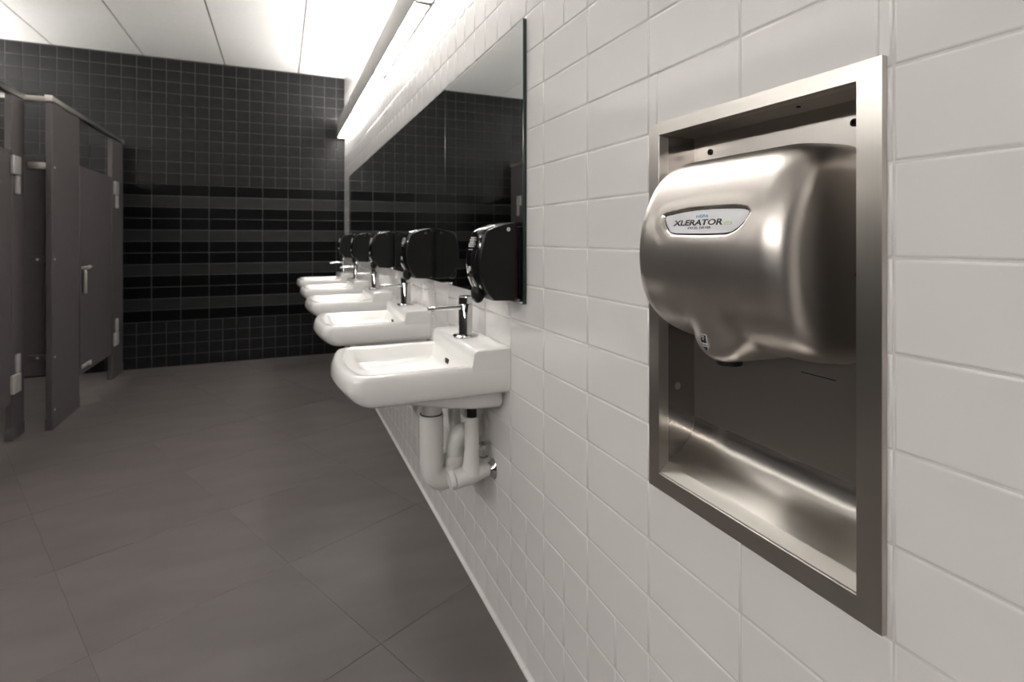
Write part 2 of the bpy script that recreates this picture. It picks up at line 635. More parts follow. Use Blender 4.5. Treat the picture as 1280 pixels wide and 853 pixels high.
for i in range(-12, 16):
    for j in range(-16, 14):
        g = 0.0009
        pl = [O0 + e1 * (i * FT + u) + e2 * (j * FT + v) for u, v in ((g, g), (FT - g, g), (FT - g, FT - g), (g, FT - g))]
        for fn in (lambda p: p.x - XL, lambda p: 0.0 - p.x, lambda p: p.y - YN, lambda p: YB - p.y):
            if pl:
                pl = clip_poly(pl, fn)
        if len(pl) < 3:
            continue
        area = abs(sum(pl[k].x * pl[(k + 1) % len(pl)].y - pl[(k + 1) % len(pl)].x * pl[k].y for k in range(len(pl)))) / 2
        if area < 0.0008:
            continue
        c = sum(pl, Vector()) / len(pl)
        bm = bmesh.new()
        tops = []
        for (sh, z) in ((0, -0.004), (0, -0.0006), (0.0012, 0.0)):
            ring = []
            for p in pl:
                d = (c - p)
                ring.append((p + d.normalized() * sh * 1.4 - c) + Vector((0, 0, z)))
            tops.append(ring)
        loft(bm, tops)
        o = link('floor_tile', bm_mesh('floor_tile', bm), floor, ['floor_tile'])
        o.location = c

# ---- ceiling: grid and lay-in panels
bm = bmesh.new()
add_box(bm, XL - 0.15, 0.19, YN - 0.15, YB + 0.15, CEIL + 0.012, CEIL + 0.12)
ceiling = tag(link('ceiling', bm_mesh('ceiling', bm), None, ['ceiling_grid']), 'white panelled ceiling', None, None, 'structure')
xs = [0.0]
x = -0.463
while x > XL:
    xs.append(x)
    x -= 0.682
xs.append(XL)
ys = [YB]
y = 5.19
while y > YN:
    ys.append(y)
    y -= 0.65
ys.append(YN)
for a in range(len(xs) - 1):
    for b in range(len(ys) - 1):
        x1, x0 = xs[a], xs[a + 1]
        y1, y0 = ys[b], ys[b + 1]
        if x1 - x0 < 0.03 or y1 - y0 < 0.03:
            continue
        gx = 0.007
        gy = 0.0012
        o = box_obj('ceiling_panel', ['ceiling_panel'], ceiling, x0 + gx, x1 - (gx if a else 0), y0 + gy, y1 - gy, CEIL, CEIL + 0.014)

# ================================================================ LINEAR WALL FIXTURES
def fixture(length, lens='lens_up'):
    root = empty('wall_light_fixture')
    hl = length / 2 - 0.015
    zb, zt_ = -0.083, 0.083
    box_obj('back_plate', ['lamp_paint'], root, -0.008, -0.001, -hl, hl, zb, zt_)
    box_obj('fascia', ['lamp_paint'], root, -0.082, -0.076, -hl, hl, zb + 0.006, zt_, 0.001)
    box_obj('lower_lens', ['lens_down'], root, -0.0755, -0.0085, -hl + 0.004, hl - 0.004, zb + 0.038, zb + 0.046)
    box_obj('upper_lens', [lens], root, -0.0755, -0.0085, -hl + 0.004, hl - 0.004, zt_ - 0.008, zt_)
    for s in (-1, 1):
        box_obj('end_cap', ['lamp_paint'], root, -0.0755, -0.0085, s * hl - 0.0035, s * hl + 0.0035, zb, zt_ - 0.002)
    return root


FZ = 2.385
fx = fixture(1.19)
tag(fx, 'linear wall light over the mirror, ending at the black back wall', 'light', 'linear lights over the mirrors')
FY = [5.36, 4.17, 2.98, 1.79]
FL = ['linear wall light over the mirror, ending at the black back wall',
      'linear wall light over the mirror, second from the black back wall',
      'linear wall light over the mirror, third from the black back wall',
      'linear wall light over the mirror, fourth from the black back wall']
fix = [fx] + [copy_tree(fx) for _ in range(3)]
for o, y, l in zip(fix, FY, FL):
    o.location = (0, y, FZ)
    o['label'] = l
# lights of the opposite wall: wall-mounted bars with a lens on the front
def wall_bar(length):
    root = empty('wall_light_bar')
    hl = length / 2 - 0.006
    box_obj('back_plate', ['lamp_paint'], root, 0.001, 0.03, -hl, hl, -0.06, 0.06, 0.002)
    box_obj('front_lens', ['lens_front'], root, 0.0305, 0.06, -hl + 0.006, hl - 0.006, -0.045, 0.045, 0.008)
    for s in (-1, 1):
        box_obj('end_cap', ['lamp_paint'], root, 0.0305, 0.062, s * hl - 0.004, s * hl + 0.004, -0.055, 0.055, 0.001)
    return root


wb = wall_bar(1.19)
for k, y in enumerate((1.09, -0.10, -1.29, -2.48, -3.67)):
    o = wb if k == 0 else copy_tree(wb)
    o.location = (XL, y, 2.285)
    tag(o, 'wall light bar on the dark side wall, %s from the toilet stalls' % ('first', 'second', 'third', 'fourth', 'fifth')[k], 'light', 'light bars on the dark side wall')
# the stalls' side has the same linear lights as the mirror
fs = fixture(1.19, 'lens_stalls')
for k, y in enumerate((5.36, 4.17, 2.98)):
    o = fs if k == 0 else copy_tree(fs)
    o.location = (XL, y, FZ)
    o.rotation_euler = (0, 0, PI)
    tag(o, 'linear wall light above the toilet stalls, %s from the back wall' % ('first', 'second', 'third')[k], 'light', 'linear lights above the stalls')

# ================================================================ MIRRORS
def mirror(y0, y1, label):
    bm = bmesh.new()
    add_box(bm, -0.012, -0.0005, y0, y1, MIR[2], MIR[3], 0.0012, 1)
    me = bm_mesh('wall_mirror', bm)
    o = link('wall_mirror', me, None, ['mirror', 'mirror_edge'])
    for p in me.polygons:
        p.material_index = 0 if p.normal.x < -0.9 else 1
    tag(o, label, 'mirror')
    return o


mirror(MIR[0], 2.134, 'short frameless mirror panel beside the first soap dispenser')
mirror(2.138, MIR[1], 'long frameless mirror panel running to the black back wall')

# ================================================================ SINKS
SP = 0.93
SY = [1.703 + SP * k for k in range(5)]
ORD = ['nearest the hand dryer', 'second from the hand dryer', 'third from the hand dryer',
       'fourth from the hand dryer', 'nearest the black back wall']


def sink_outline(inset, z, xb=0.0, fr=0.0, hw=0.228, xf=-0.466, bow=0.032, rad=0.036, nb=10, na=8):
    """plan outline of the bowl; back edge straight at xb, front bowed"""
    hw -= inset
    xf += inset + fr
    r = max(rad - inset * 0.5, 0.012)
    pts = [(xb, -hw), (xb, hw)]
    # far side to the front corner
    for k in range(na + 1):
        a = k / na * PI / 2
        pts.append((xf + r - r * math.sin(a), hw - r + r * math.cos(a)))
    for k in range(1, nb):
        t = 1 - 2 * k / nb
        pts.append((xf, t * (hw - r)))
    for k in range(na + 1):
        a = k / na * PI / 2
        pts.append((xf + r - r * math.cos(a), -hw + r - r * math.sin(a)))
    out = []
    for (x, y) in pts:
        t = max(0.0, (x - xb) / (xf - xb))
        b = bow * max(0.0, 1 - (y / hw) ** 2) * t ** 3
        out.append((x - b, y, z))
    return out


def make_sink():
    root = empty('wall_sink')
    bm = bmesh.new()
    # bowl: outside, rim and inside in one loft
    so = sink_outline
    rings = [so(0.080, 0.756, -0.002, 0.02), so(0.030, 0.757, -0.001, 0.028), so(0.014, 0.761, 0.0, 0.030), so(0.007, 0.768, 0.0, 0.026),
             so(0.003, 0.780, 0.0, 0.016), so(0.0005, 0.800, 0.0, 0.004), so(0.000, 0.812, 0.0, 0.0), so(0.001, 0.835, 0.0, 0.004),
             so(0.003, 0.844, 0.0, 0.007), so(0.007, 0.849, 0.0, 0.008), so(0.012, 0.850, -0.001, 0.009),
             so(0.024, 0.850, -0.1205, 0.010), so(0.028, 0.848, -0.122, 0.010), so(0.033, 0.840, -0.126, 0.010),
             so(0.042, 0.810, -0.135, 0.012), so(0.058, 0.788, -0.150, 0.016), so(0.085, 0.779, -0.17, 0.02), so(0.12, 0.777, -0.2, 0.02)]
    loft(bm, rings)
    bo = link('basin', bm_mesh('basin', bm, 0.9), root, ['porcelain'])
    # raised ledge behind the bowl, its front edge leaning back
    bm = bmesh.new()
    sec = [(0.0, 0.832), (-0.1215, 0.832), (-0.1215, 0.850), (-0.120, 0.872), (-0.1165, 0.890), (-0.111, 0.896), (-0.104, 0.898), (-0.02, 0.899), (0.0, 0.899)]
    rr = []
    for s, dz in ((-0.2270, 0.009), (-0.2255, 0.004), (-0.2215, 0.001), (-0.216, 0.0), (0.216, 0.0), (0.2215, 0.001), (0.2255, 0.004), (0.2270, 0.009)):
        rr.append([(x, s, z - (dz if z > 0.86 else 0)) for (x, z) in sec])
    loft(bm, rr)
    link('ledge', bm_mesh('ledge', bm, 0.6), root, ['porcelain'])
    # underside
    bm = bmesh.new()
    rr = []
    for x, hw, zb in ((-0.006, 0.176, 0.694), (-0.012, 0.178, 0.690), (-0.10, 0.178, 0.696), (-0.20, 0.170, 0.712), (-0.30, 0.145, 0.732), (-0.37, 0.11, 0.748), (-0.40, 0.07, 0.757)):
        ring = []
        for k in range(13):
            a = PI * k / 12
            cy, sz = math.cos(a), math.sin(a)
            yy = hw * math.copysign(abs(cy) ** 0.35, cy)
            ring.append((x, yy, 0.765 - (0.765 - zb) * sz ** 0.35 if sz > 0 else 0.765))
        rr.append(ring)
    loft(bm, rr)
    link('underside', bm_mesh('underside', bm, 0.8), root, ['porcelain'])
    # overflow slots in the face of the ledge
    for s in (-0.012, 0.0, 0.012):
        box_obj('overflow_slot', ['screw_black'], root, -0.1355, -0.1300, s - 0.0025, s + 0.0025, 0.814, 0.830, 0.0005, 1)
    tube_obj('drain', ['chrome'], root, [(-0.27, 0, 0.7765), (-0.27, 0, 0.7785), (-0.27, 0, 0.779)], [0.026, 0.025, 0.02], 24)
    return root


def make_faucet():
    root = empty('sink_faucet')
    bm = bmesh.new()
    # base plate: rounded square turned so that a corner looks out
    rings = []
    for (s, z) in ((0.040, 0.0), (0.040, 0.004), (0.037, 0.0062), (0.026, 0.0085)):
        ring = []
        for k in range(40):
            a = 2 * PI * k / 40
            n = 3.2
            rr_ = s / ((abs(math.cos(a)) ** n + abs(math.sin(a)) ** n) ** (1 / n))
            ring.append((rr_ * math.cos(a), rr_ * math.sin(a), z))
        rings.append(ring)
    loft(bm, rings)
    link('base_plate', bm_mesh('base_plate', bm, 0.5), root, ['chrome'])
    tube_obj('column', ['chrome'], root, [(0, 0, 0.006), (0, 0, 0.012), (0, 0, 0.108), (0, 0, 0.110)], [0.0245, 0.0235, 0.0235, 0.0225], 32)
    tube_obj('cap', ['chrome'], root, [(0, 0, 0.1105), (0, 0, 0.1115), (0, 0, 0.133), (0, 0, 0.1355)], [0.0225, 0.0238, 0.0238, 0.0215], 32)
    bm = bmesh.new()
    rr = []
    for x, w, h, z in ((-0.018, 0.012, 0.0085, 0.0995), (-0.06, 0.0118, 0.0078, 0.0995), (-0.105, 0.0115, 0.0072, 0.0985), (-0.124, 0.011, 0.007, 0.0975), (-0.128, 0.009, 0.0055, 0.0972)):
        ring = []
        for k in range(20):
            a = 2 * PI * k / 20
            c, s = math.cos(a), math.sin(a)
            ring.append((x, w * math.copysign(abs(c) ** 0.5, c), z + h * math.copysign(abs(s) ** 0.5, s)))
        rr.append(ring)
    loft(bm, rr)
    sp = link('spout', bm_mesh('spout', bm, 0.7), root, ['chrome'])
    tube_obj('aerator', ['chrome'], sp, [(-0.112, 0, 0.094), (-0.112, 0, 0.089)], 0.007, 16)
    return root


def arc(c, r, a0, a1, n, plane='xz'):
    out = []
    for k in range(n + 1):
        a = a0 + (a1 - a0) * k / n
        out.append((c[0] + r * math.cos(a), c[1], c[2] + r * math.sin(a)))
    return out


def make_trap():
    """insulated drain pipe: tailpiece, bend, riser and arm into the wall"""
    root = empty('drain_trap')
    tube_obj('tailpiece_collar', ['pipe_cover'], root, [(-0.185, 0, 0.745), (-0.185, 0, 0.648)], 0.034, 24)
    tube_obj('tailpiece_cover', ['pipe_cover'], root, [(-0.185, 0, 0.655), (-0.185, 0, 0.652), (-0.185, 0, 0.49), (-0.185, 0, 0.484)], [0.036, 0.0385, 0.0385, 0.037], 24)
    tube_obj('dark_gap_ring', ['screw_black'], root, [(-0.185, 0, 0.6535), (-0.185, 0, 0.6565)], 0.0372, 24)  # black ring in place of the dark gap where collar meets cover
    tube_obj('chrome_stop', ['chrome'], root, [(-0.022, -0.052, 0.505), (-0.022, -0.052, 0.512), (-0.022, -0.052, 0.548), (-0.022, -0.052, 0.553)], [0.013, 0.017, 0.017, 0.010], 8, 0.3)
    pts = [(-0.185, 0, 0.488)] + arc((-0.145, 0, 0.476), 0.04, PI, 2 * PI, 12) + [(-0.105, 0, 0.49)]
    tube_obj('trap_bend', ['pipe_cover'], root, pts, [0.036] * len(pts), 20, 0.9)
    tube_obj('cleanout', ['pipe_cover'], root, [(-0.15, 0, 0.425), (-0.15, 0, 0.405), (-0.15, 0, 0.402)], [0.020, 0.019, 0.016], 18)
    tube_obj('riser_collar', ['pipe_cover'], root, [(-0.105, 0, 0.478), (-0.105, 0, 0.482), (-0.105, 0, 0.506), (-0.105, 0, 0.51)], [0.034, 0.0365, 0.0365, 0.034], 20)
    pts = [(-0.105, 0, 0.50), (-0.105, 0, 0.53)] + arc((-0.06, 0, 0.535), 0.045, PI, PI / 2, 8) + [(-0.004, 0, 0.58)]
    tube_obj('trap_arm', ['pipe_cover'], root, pts, 0.031, 20, 0.9)
    tube_obj('wall_flange', ['pipe_cover'], root, [(-0.012, 0, 0.58), (-0.006, 0, 0.58), (-0.0006, 0, 0.58)], [0.034, 0.048, 0.052], 28)
    return root


def make_supply():
    """insulated supply stop: upright cover, stop body with end cap, chrome wall flange"""
    root = empty('supply_valve')
    tube_obj('hose', ['screw_black'], root, [(-0.075, 0, 0.71), (-0.075, 0, 0.63)], 0.016, 16)
    tube_obj('upright_cover', ['pipe_cover'], root, [(-0.075, 0, 0.655), (-0.075, 0, 0.652), (-0.075, 0, 0.55), (-0.076, 0, 0.505), (-0.078, 0, 0.475)], [0.021, 0.0225, 0.0235, 0.0265, 0.034], 22, 0.9)
    tube_obj('stop_cover', ['pipe_cover'], root, [(-0.016, 0, 0.476), (-0.04, 0, 0.474), (-0.075, 0, 0.470), (-0.13, 0, 0.462), (-0.132, 0, 0.4618)], [0.019, 0.023, 0.029, 0.030, 0.028], 24, 0.9)
    tube_obj('end_cap', ['pipe_cover'], root, [(-0.1335, 0, 0.4616), (-0.135, 0, 0.4615), (-0.148, 0, 0.4595), (-0.151, 0, 0.459)], [0.028, 0.0305, 0.029, 0.024], 24)
    tube_obj('wall_flange', ['chrome'], root, [(-0.018, 0, 0.476), (-0.012, 0, 0.476), (-0.0006, 0, 0.476)], [0.020, 0.021, 0.033], 28)
    return root


def side_profile(pts, n=6):
    """closed Catmull-Rom through points"""
    out = []
    N = len(pts)
    for i in range(N - 1):
        p0 = Vector(pts[max(i - 1, 0)])
        p1 = Vector(pts[i])
        p2 = Vector(pts[i + 1])
        p3 = Vector(pts[min(i + 2, N - 1)])
        for k in range(n):
            t = k / n
            out.append(0.5 * ((2 * p1) + (p2 - p0) * t + (2 * p0 - 5 * p1 + 4 * p2 - p3) * t * t + (3 * p1 - p0 - 3 * p2 + p3) * t ** 3))
    out.append(Vector(pts[-1]))
    return out


DZ = 1.16      # height origin of the dispenser


def make_dispenser():
    root = empty('soap_dispenser')
    hw = 0.0625
    # side-profile points (x,z), from the back top over the front to the back bottom
    pr = side_profile([(-0.013, 1.274), (-0.05, 1.268), (-0.082, 1.258), (-0.104, 1.242), (-0.117, 1.20), (-0.122, 1.157), (-0.113, 1.108), (-0.098, 1.076), (-0.078, 1.052)], 5)
    pr = [(p[0], p[1] - DZ) for p in pr] + [(-0.013, 1.049 - DZ)]
    bm = bmesh.new()
    rr = []
    cxm, czm = -0.03, 1.16 - DZ
    for s, k in ((-hw, 0.955), (-hw + 0.002, 0.975), (-hw + 0.007, 0.992), (-hw + 0.016, 1.0), (hw - 0.016, 1.0), (hw - 0.007, 0.992), (hw - 0.002, 0.975), (hw, 0.955)):
        rr.append([(cxm + (x - cxm) * k if x < -0.014 else x, s, czm + (z - czm) * (k * 0.3 + 0.7)) for (x, z) in pr])
    loft(bm, rr)
    link('housing', bm_mesh('housing', bm, 0.6), root, ['black_plastic'])
    # glossy front cover, a shell over the front half of the profile
    bm = bmesh.new()
    fr = pr[8:34]
    rr = []
    for s, off in ((-hw + 0.010, -0.001), (-hw + 0.012, 0.0025), (-hw + 0.02, 0.0045), (0, 0.008), (hw - 0.02, 0.0045), (hw - 0.012, 0.0025), (hw - 0.010, -0.001)):
        ring = []
        for i, (x, z) in enumerate(fr):
            a = fr[max(i - 1, 0)]
            b = fr[min(i + 1, len(fr) - 1)]
            tx, tz = b[0] - a[0], b[1] - a[1]
            l = math.hypot(tx, tz)
            ring.append((x + tz / l * off, s, z - tx / l * off))
        rr.append(ring)
    loft(bm, rr, closed=False, cap0=False, cap1=False)
    link('front_cover', bm_mesh('front_cover', bm, 0.9), root, ['black_gloss'])
    # printed lines on the front
    for i, (z, w) in enumerate(((1.2295, 0.034), (1.2235, 0.044), (1.2175, 0.036), (1.2115, 0.048), (1.2055, 0.04), (1.196, 0.026))):
        f = (1.2295 - z) / 0.0335
        xx = -0.1175 - 0.0085 * f
        tilt = box_obj('printed_line', ['white_print'], root, xx - 0.002, xx + 0.0015, -w / 2, w / 2, z - DZ - (0.002 if i < 5 else 0.001), z - DZ + (0.002 if i < 5 else 0.001))
    tube_obj('lock', ['chrome'], root, [(-0.035, -hw - 0.0012, 1.2535 - DZ), (-0.035, -hw + 0.003, 1.2535 - DZ)], 0.006, 16)
    # sight window and chrome-edged push lever
    box_obj('sight_window', ['white_print'], root, -0.131, -0.128, -0.006, 0.006, 1.134 - DZ, 1.148 - DZ, 0.001, 1)
    bm = bmesh.new()
    rr = []
    for s, k in ((-0.020, 0.6), (-0.017, 0.9), (-0.008, 1.0), (0.008, 1.0), (0.017, 0.9), (0.020, 0.6)):
        rr.append([(-0.118 - 0.012 * k, s, 1.128 - DZ), (-0.116 - 0.016 * k, s, 1.118 - DZ), (-0.106 - 0.018 * k, s, 1.100 - DZ), (-0.098 - 0.016 * k, s, 1.086 - DZ), (-0.09, s, 1.086 - DZ), (-0.10, s, 1.128 - DZ)])
    loft(bm, rr)
    lv = link('push_lever', bm_mesh('push_lever', bm, 0.5), root, ['chrome'])
    bm = bmesh.new()
    bmesh.ops.create_uvsphere(bm, u_segments=24, v_segments=16, radius=1.0)
    for v in bm.verts:
        v.co = Vector((-0.105 + v.co.x * 0.019, v.co.y * 0.026, 1.068 - DZ + v.co.z * 0.027))
    link('nozzle', bm_mesh('nozzle', bm, 1.2), root, ['black_plastic'])
    box_obj('mounting_plate', ['black_plastic'], root, -0.0135, -0.0005, -hw + 0.008, hw - 0.008, 1.056 - DZ, 1.262 - DZ, 0.002, 1)
    return root


sink0, fau0, trap0, sup0, dis0 = make_sink(), make_faucet(), make_trap(), make_supply(), make_dispenser()
for k, y in enumerate(SY):
    s = sink0 if k == 0 else copy_tree(sink0)
    s.location = (0, y, 0)
    tag(s, 'white wall-hung porcelain sink, ' + ORD[k], 'sink', 'wall-hung sinks in a row')
    f = fau0 if k == 0 else copy_tree(fau0)
    f.location = (-0.068, y, 0.899)
    tag(f, 'chrome column faucet on the sink ' + ORD[k], 'faucet', 'chrome faucets on the sinks')
    t = trap0 if k == 0 else copy_tree(trap0)
    t.location = (0, y, 0)
    tag(t, 'white insulated drain trap under the sink ' + ORD[k], 'drain pipe', 'drain traps under the sinks')
    for side, dy in (('dryer side', -0.083), ('far side', 0.105)):
        v = sup0 if (k == 0 and dy < 0) else copy_tree(sup0)
        v.location = (0, y + dy, 0)
        tag(v, 'white supply valve under the sink %s, %s' % (ORD[k], side), 'supply valve', 'supply valves under the sinks')
    d = dis0 if k == 0 else copy_tree(dis0)
    d.location = (-0.012, 1.4475 + SP * k, DZ)
    tag(d, 'black soap dispenser on the mirror above the sink ' + ORD[k], 'soap dispenser', 'black soap dispensers on the mirror')

# ================================================================ RECESSED STEEL UNIT
FO = (0.388, 0.8065, 0.7715, 1.4365)     # frame outside
FI = (0.4185, 0.7785, 0.8015, 1.414)     # frame inside
XBK = 0.073
unit = empty('steel_recess_unit', (0, 0.597, 0.77))
tag(unit, 'brushed steel recessed frame and box set into the white tile wall around the hand dryer', 'recess frame')
unit_off = Vector((0, -0.597, -0.77))


def upart(name, bm, mats, sm=None):
    o = link(name, bm_mesh(name, bm, sm), unit, mats)
    o.location = unit_off
    return o


bm = bmesh.new()
# frame: loft around the opening, section in (outwards, x)
sec = [(0.0, -0.0008), (0.0, -0.0085), (0.001, -0.0098), (0.97, -0.0098), (1.0, -0.0085), (1.0, 0.012)]
corn = [((FO[0], FO[2]), (FI[0], FI[2])), ((FO[1], FO[2]), (FI[1], FI[2])), ((FO[1], FO[3]), (FI[1], FI[3])), ((FO[0], FO[3]), (FI[0], FI[3]))]
rr = []
for t, x in sec:
    rr.append([(x, a[0] + (b[0] - a[0]) * t, a[1] + (b[1] - a[1]) * t) for a, b in corn])
loft(bm, rr, True, False, False)
upart('frame', bm, ['steel_v'], 0.5)
bm = bmesh.new()
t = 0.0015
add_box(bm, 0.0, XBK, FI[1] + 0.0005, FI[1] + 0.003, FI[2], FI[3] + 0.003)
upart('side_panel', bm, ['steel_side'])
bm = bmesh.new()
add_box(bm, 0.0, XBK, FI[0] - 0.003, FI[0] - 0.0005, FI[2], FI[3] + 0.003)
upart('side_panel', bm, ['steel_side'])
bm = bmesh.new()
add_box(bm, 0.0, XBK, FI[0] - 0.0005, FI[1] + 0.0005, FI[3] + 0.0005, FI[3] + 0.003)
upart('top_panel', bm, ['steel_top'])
# back panel with the curved scoop and the bright front lip as separate parts
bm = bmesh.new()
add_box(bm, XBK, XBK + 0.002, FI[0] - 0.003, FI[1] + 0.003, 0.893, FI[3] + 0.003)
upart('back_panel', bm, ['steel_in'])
sp_ = side_profile([(XBK, 0.92), (XBK, 0.893), (0.0708, 0.876), (0.064, 0.859), (0.050, 0.845), (0.030, 0.831), (0.008, 0.8165)], 6)[6:]
bm = bmesh.new()
loft(bm, [[(p[0], y, p[1]) for p in sp_] for y in (FI[0], FI[1])], False, False, False)
upart('scoop', bm, ['steel_h'], 0.8)
bm = bmesh.new()
loft(bm, [[(0.008, y, 0.8165), (0.007, y, 0.8158), (-0.0070, y, 0.8035), (-0.0078, y, 0.8028), (-0.0078, y, 0.8018)] for y in (FI[0] + 0.001, FI[1] - 0.001)], False, False, False)
upart('front_lip', bm, ['steel_h'], 0.8)
for (y, z) in ((0.737, 1.383), (0.474, 1.3835), (0.737, 1.07), (0.474, 1.07)):
    bm = bmesh.new()
    add_tube(bm, [(XBK, y, z), (XBK - 0.003, y, z), (XBK - 0.0038, y, z), (XBK - 0.0038, y, z), (XBK - 0.0015, y, z)], [0.0055, 0.0055, 0.0045, 0.0026, 0.0022], 18)
    upart('screw', bm, ['screw_black'], 0.5)
bm = bmesh.new()
add_tube(bm, [(0.033, FI[1], 0.955), (0.033, FI[1] - 0.0006, 0.955)], 0.007, 18)
upart('knockout', bm, ['steel_in'], 0.5)
bm = bmesh.new()
add_box(bm, XBK - 0.0004, XBK + 0.0004, 0.501, 0.555, 1.0272, 1.0284)
upart('panel_slot', bm, ['screw_black'])
bm = bmesh.new()
add_tube(bm, [(0.035, 0.53, FI[3] + 0.0004), (0.035, 0.53, FI[3] - 0.0012)], 0.003, 12)
upart('screw', bm, ['screw_black'], 0.5)

# ================================================================ HAND DRYER
OC = np.array([XBK - 0.0005, 0.598, 1.205])
dryer = empty('hand_dryer', (XBK, 0.598, 1.04))
tag(dryer, 'brushed stainless steel hand dryer with white oval name badge in the wall recess', 'hand dryer')
doff = Vector((-XBK, -0.598, -1.04))
_pr = side_profile([(0.110, 1.373), (0.073, 1.373), (0.018, 1.369), (-0.0275, 1.357), (-0.0635, 1.322), (-0.0915, 1.266), (-0.1015, 1.2), (-0.091, 1.134), (-0.056, 1.088), (-0.002, 1.057), (0.073, 1.040), (0.11, 1.04)], 10)
_pa = np.array([(p[0], p[1]) for p in _pr])
_a = np.arctan2(_pa[:, 1] - OC[2], -(_pa[:, 0] - OC[0]))
_r = np.hypot(_pa[:, 0] - OC[0], _pa[:, 1] - OC[2])
_i = np.argsort(_a)
_a, _r = _a[_i], _r[_i]


def sstep(x, a, b):
    t = np.clip((x - a) / (b - a), 0, 1)
    return t * t * (3 - 2 * t)


BADGE = [(0.671, 1.261), (0.657, 1.2635), (0.622, 1.2672), (0.577, 1.2685), (0.53, 1.267), (0.514, 1.2645), (0.5085, 1.260), (0.516, 1.247), (0.526, 1.239), (0.54, 1.234), (0.589, 1.233), (0.646, 1.2345), (0.66, 1.242), (0.669, 1.253)]


def badge_sd(y, z):
    """approximate signed distance to the badge outline in the (y,z) plane"""
    pts = np.array(BADGE)
    d = np.full(y.shape, 1e9)
    ins = np.zeros(y.shape, bool)
    for k in range(len(pts)):
        a, b = pts[k], pts[(k + 1) % len(pts)]
        e = b - a
        wx, wz = y - a[0], z - a[1]
        t = np.clip((wx * e[0] + wz * e[1]) / (e @ e), 0, 1)
        d = np.minimum(d, np.hypot(wx - e[0] * t, wz - e[1] * t))
        c = ((a[1] > z) != (b[1] > z))
        xi = a[0] + (z - a[1]) / (b[1] - a[1] + 1e-12) * (b[0] - a[0])
        ins ^= c & (y < xi)
    return np.where(ins, -d, d)


def sdf(p):
    x, y, z = p[:, 0], p[:, 1], p[:, 2]
    # side profile, as a radial function
    an = np.arctan2(z - OC[2], -(x - OC[0]))
    ra = np.interp(an, _a, _r)
    A = np.hypot(x - OC[0], z - OC[2]) - ra + 0.0070
    # sculpting: a raised middle panel under the badge, a soft valley beside it
    u = np.abs(y - 0.598)
    front = sstep(-x, 0.0, 0.05)
    zb = 1.222 + 0.012 * sstep(u, 0.05, 0.10)
    A = A - 0.0018 * (1 - sstep(u, 0.070, 0.112)) * (1 - sstep(z, zb - 0.012, zb + 0.012)) * front
    # front outline
    hy, hz, r = 0.1455, 0.168, 0.060
    zc = 1.2025
    qy = np.abs(y - 0.598) - hy + r
    qz = np.abs(z - zc) - hz + r
    B = np.hypot(np.maximum(qy, 0), np.maximum(qz, 0)) + np.minimum(np.maximum(qy, qz), 0) - r
    k = 0.036
    h = np.maximum(k - np.abs(A - B), 0) / k
    d = np.maximum(A, B) + h * h * k * 0.25
    # nozzle hood
    zz = np.clip(z, 1.088, 1.135)
    N = np.sqrt((x + 0.030) ** 2 + (y - 0.598) ** 2 + (z - zz) ** 2) - 0.0455
    xx = np.clip(x, -0.03, 0.05)
    N = np.sqrt((x - xx) ** 2 + (y - 0.598) ** 2 + (z - zz) ** 2) - 0.0455
    k = 0.020
    h = np.maximum(k - np.abs(d - N), 0) / k
    d = np.minimum(d, N) - h * h * k * 0.25
    # seat of the badge
    b = badge_sd(y, z)
    d = d + (0.0042 * (1 - sstep(b, 0.0006, 0.0042)) - 0.0012 * sstep(b, 0.001, 0.006) * (1 - sstep(b, 0.006, 0.024))) * sstep(-x, 0.02, 0.06)
    return d


NF, NK = 150, 70
keys = {}
dirs = []


def vkey(i, j, k):
    q = (i, j, k)
    if q not in keys:
        keys[q] = len(dirs)
        dirs.append((-k / NK * 0.176, (i / NF * 2 - 1) * 0.149, (j / NF * 2 - 1) * 0.168))
    return keys[q]


faces = []
for i in range(NF):
    for j in range(NF):
        faces.append((vkey(i, j, NK), vkey(i + 1, j, NK), vkey(i + 1, j + 1, NK), vkey(i, j + 1, NK)))
for k in range(NK):
    for i in range(NF):
        faces.append((vkey(i, 0, k), vkey(i + 1, 0, k), vkey(i + 1, 0, k + 1), vkey(i, 0, k + 1)))
        faces.append((vkey(i, NF, k + 1), vkey(i + 1, NF, k + 1), vkey(i + 1, NF, k), vkey(i, NF, k)))
        faces.append((vkey(0, i, k + 1), vkey(0, i + 1, k + 1), vkey(0, i + 1, k), vkey(0, i, k)))
        faces.append((vkey(NF, i, k), vkey(NF, i + 1, k), vkey(NF, i + 1, k + 1), vkey(NF, i, k + 1)))
dirs = np.array(dirs)


def march(dv):
    lo = np.full(len(dv), 0.3)
    hi = np.full(len(dv), 1.8)
    for _ in range(26):
        mid = (lo + hi) / 2
        v = sdf(OC + dv * mid[:, None])
        lo = np.where(v < 0, mid, lo)
        hi = np.where(v < 0, hi, mid)
    return OC + dv * lo[:, None]


pos = march(dirs)
me = bpy.data.meshes.new('cover')
me.from_pydata([tuple(p + np.array(doff)) for p in pos], [], faces)
me.update()
bm = bmesh.new()
bm.from_mesh(me)
bmesh.ops.recalc_face_normals(bm, faces=bm.faces)
bm.to_mesh(me)
bm.free()
me.polygons.foreach_set('use_smooth', [True] * len(me.polygons))
cover = link('cover', me, dryer, ['dryer_steel'])


def front_x(y, z):
    """front surface of the cover at (y,z)"""
    y, z = np.atleast_1d(np.array(y, float)), np.atleast_1d(np.array(z, float))
    lo, hi = np.full(y.shape, -0.16), np.full(y.shape, 0.03)
    for _ in range(30):
        m_ = (lo + hi) / 2
        v = sdf(np.stack([m_, y, z], 1))
        hi = np.where(v < 0, m_, hi)
        lo = np.where(v < 0, lo, m_)
    return hi


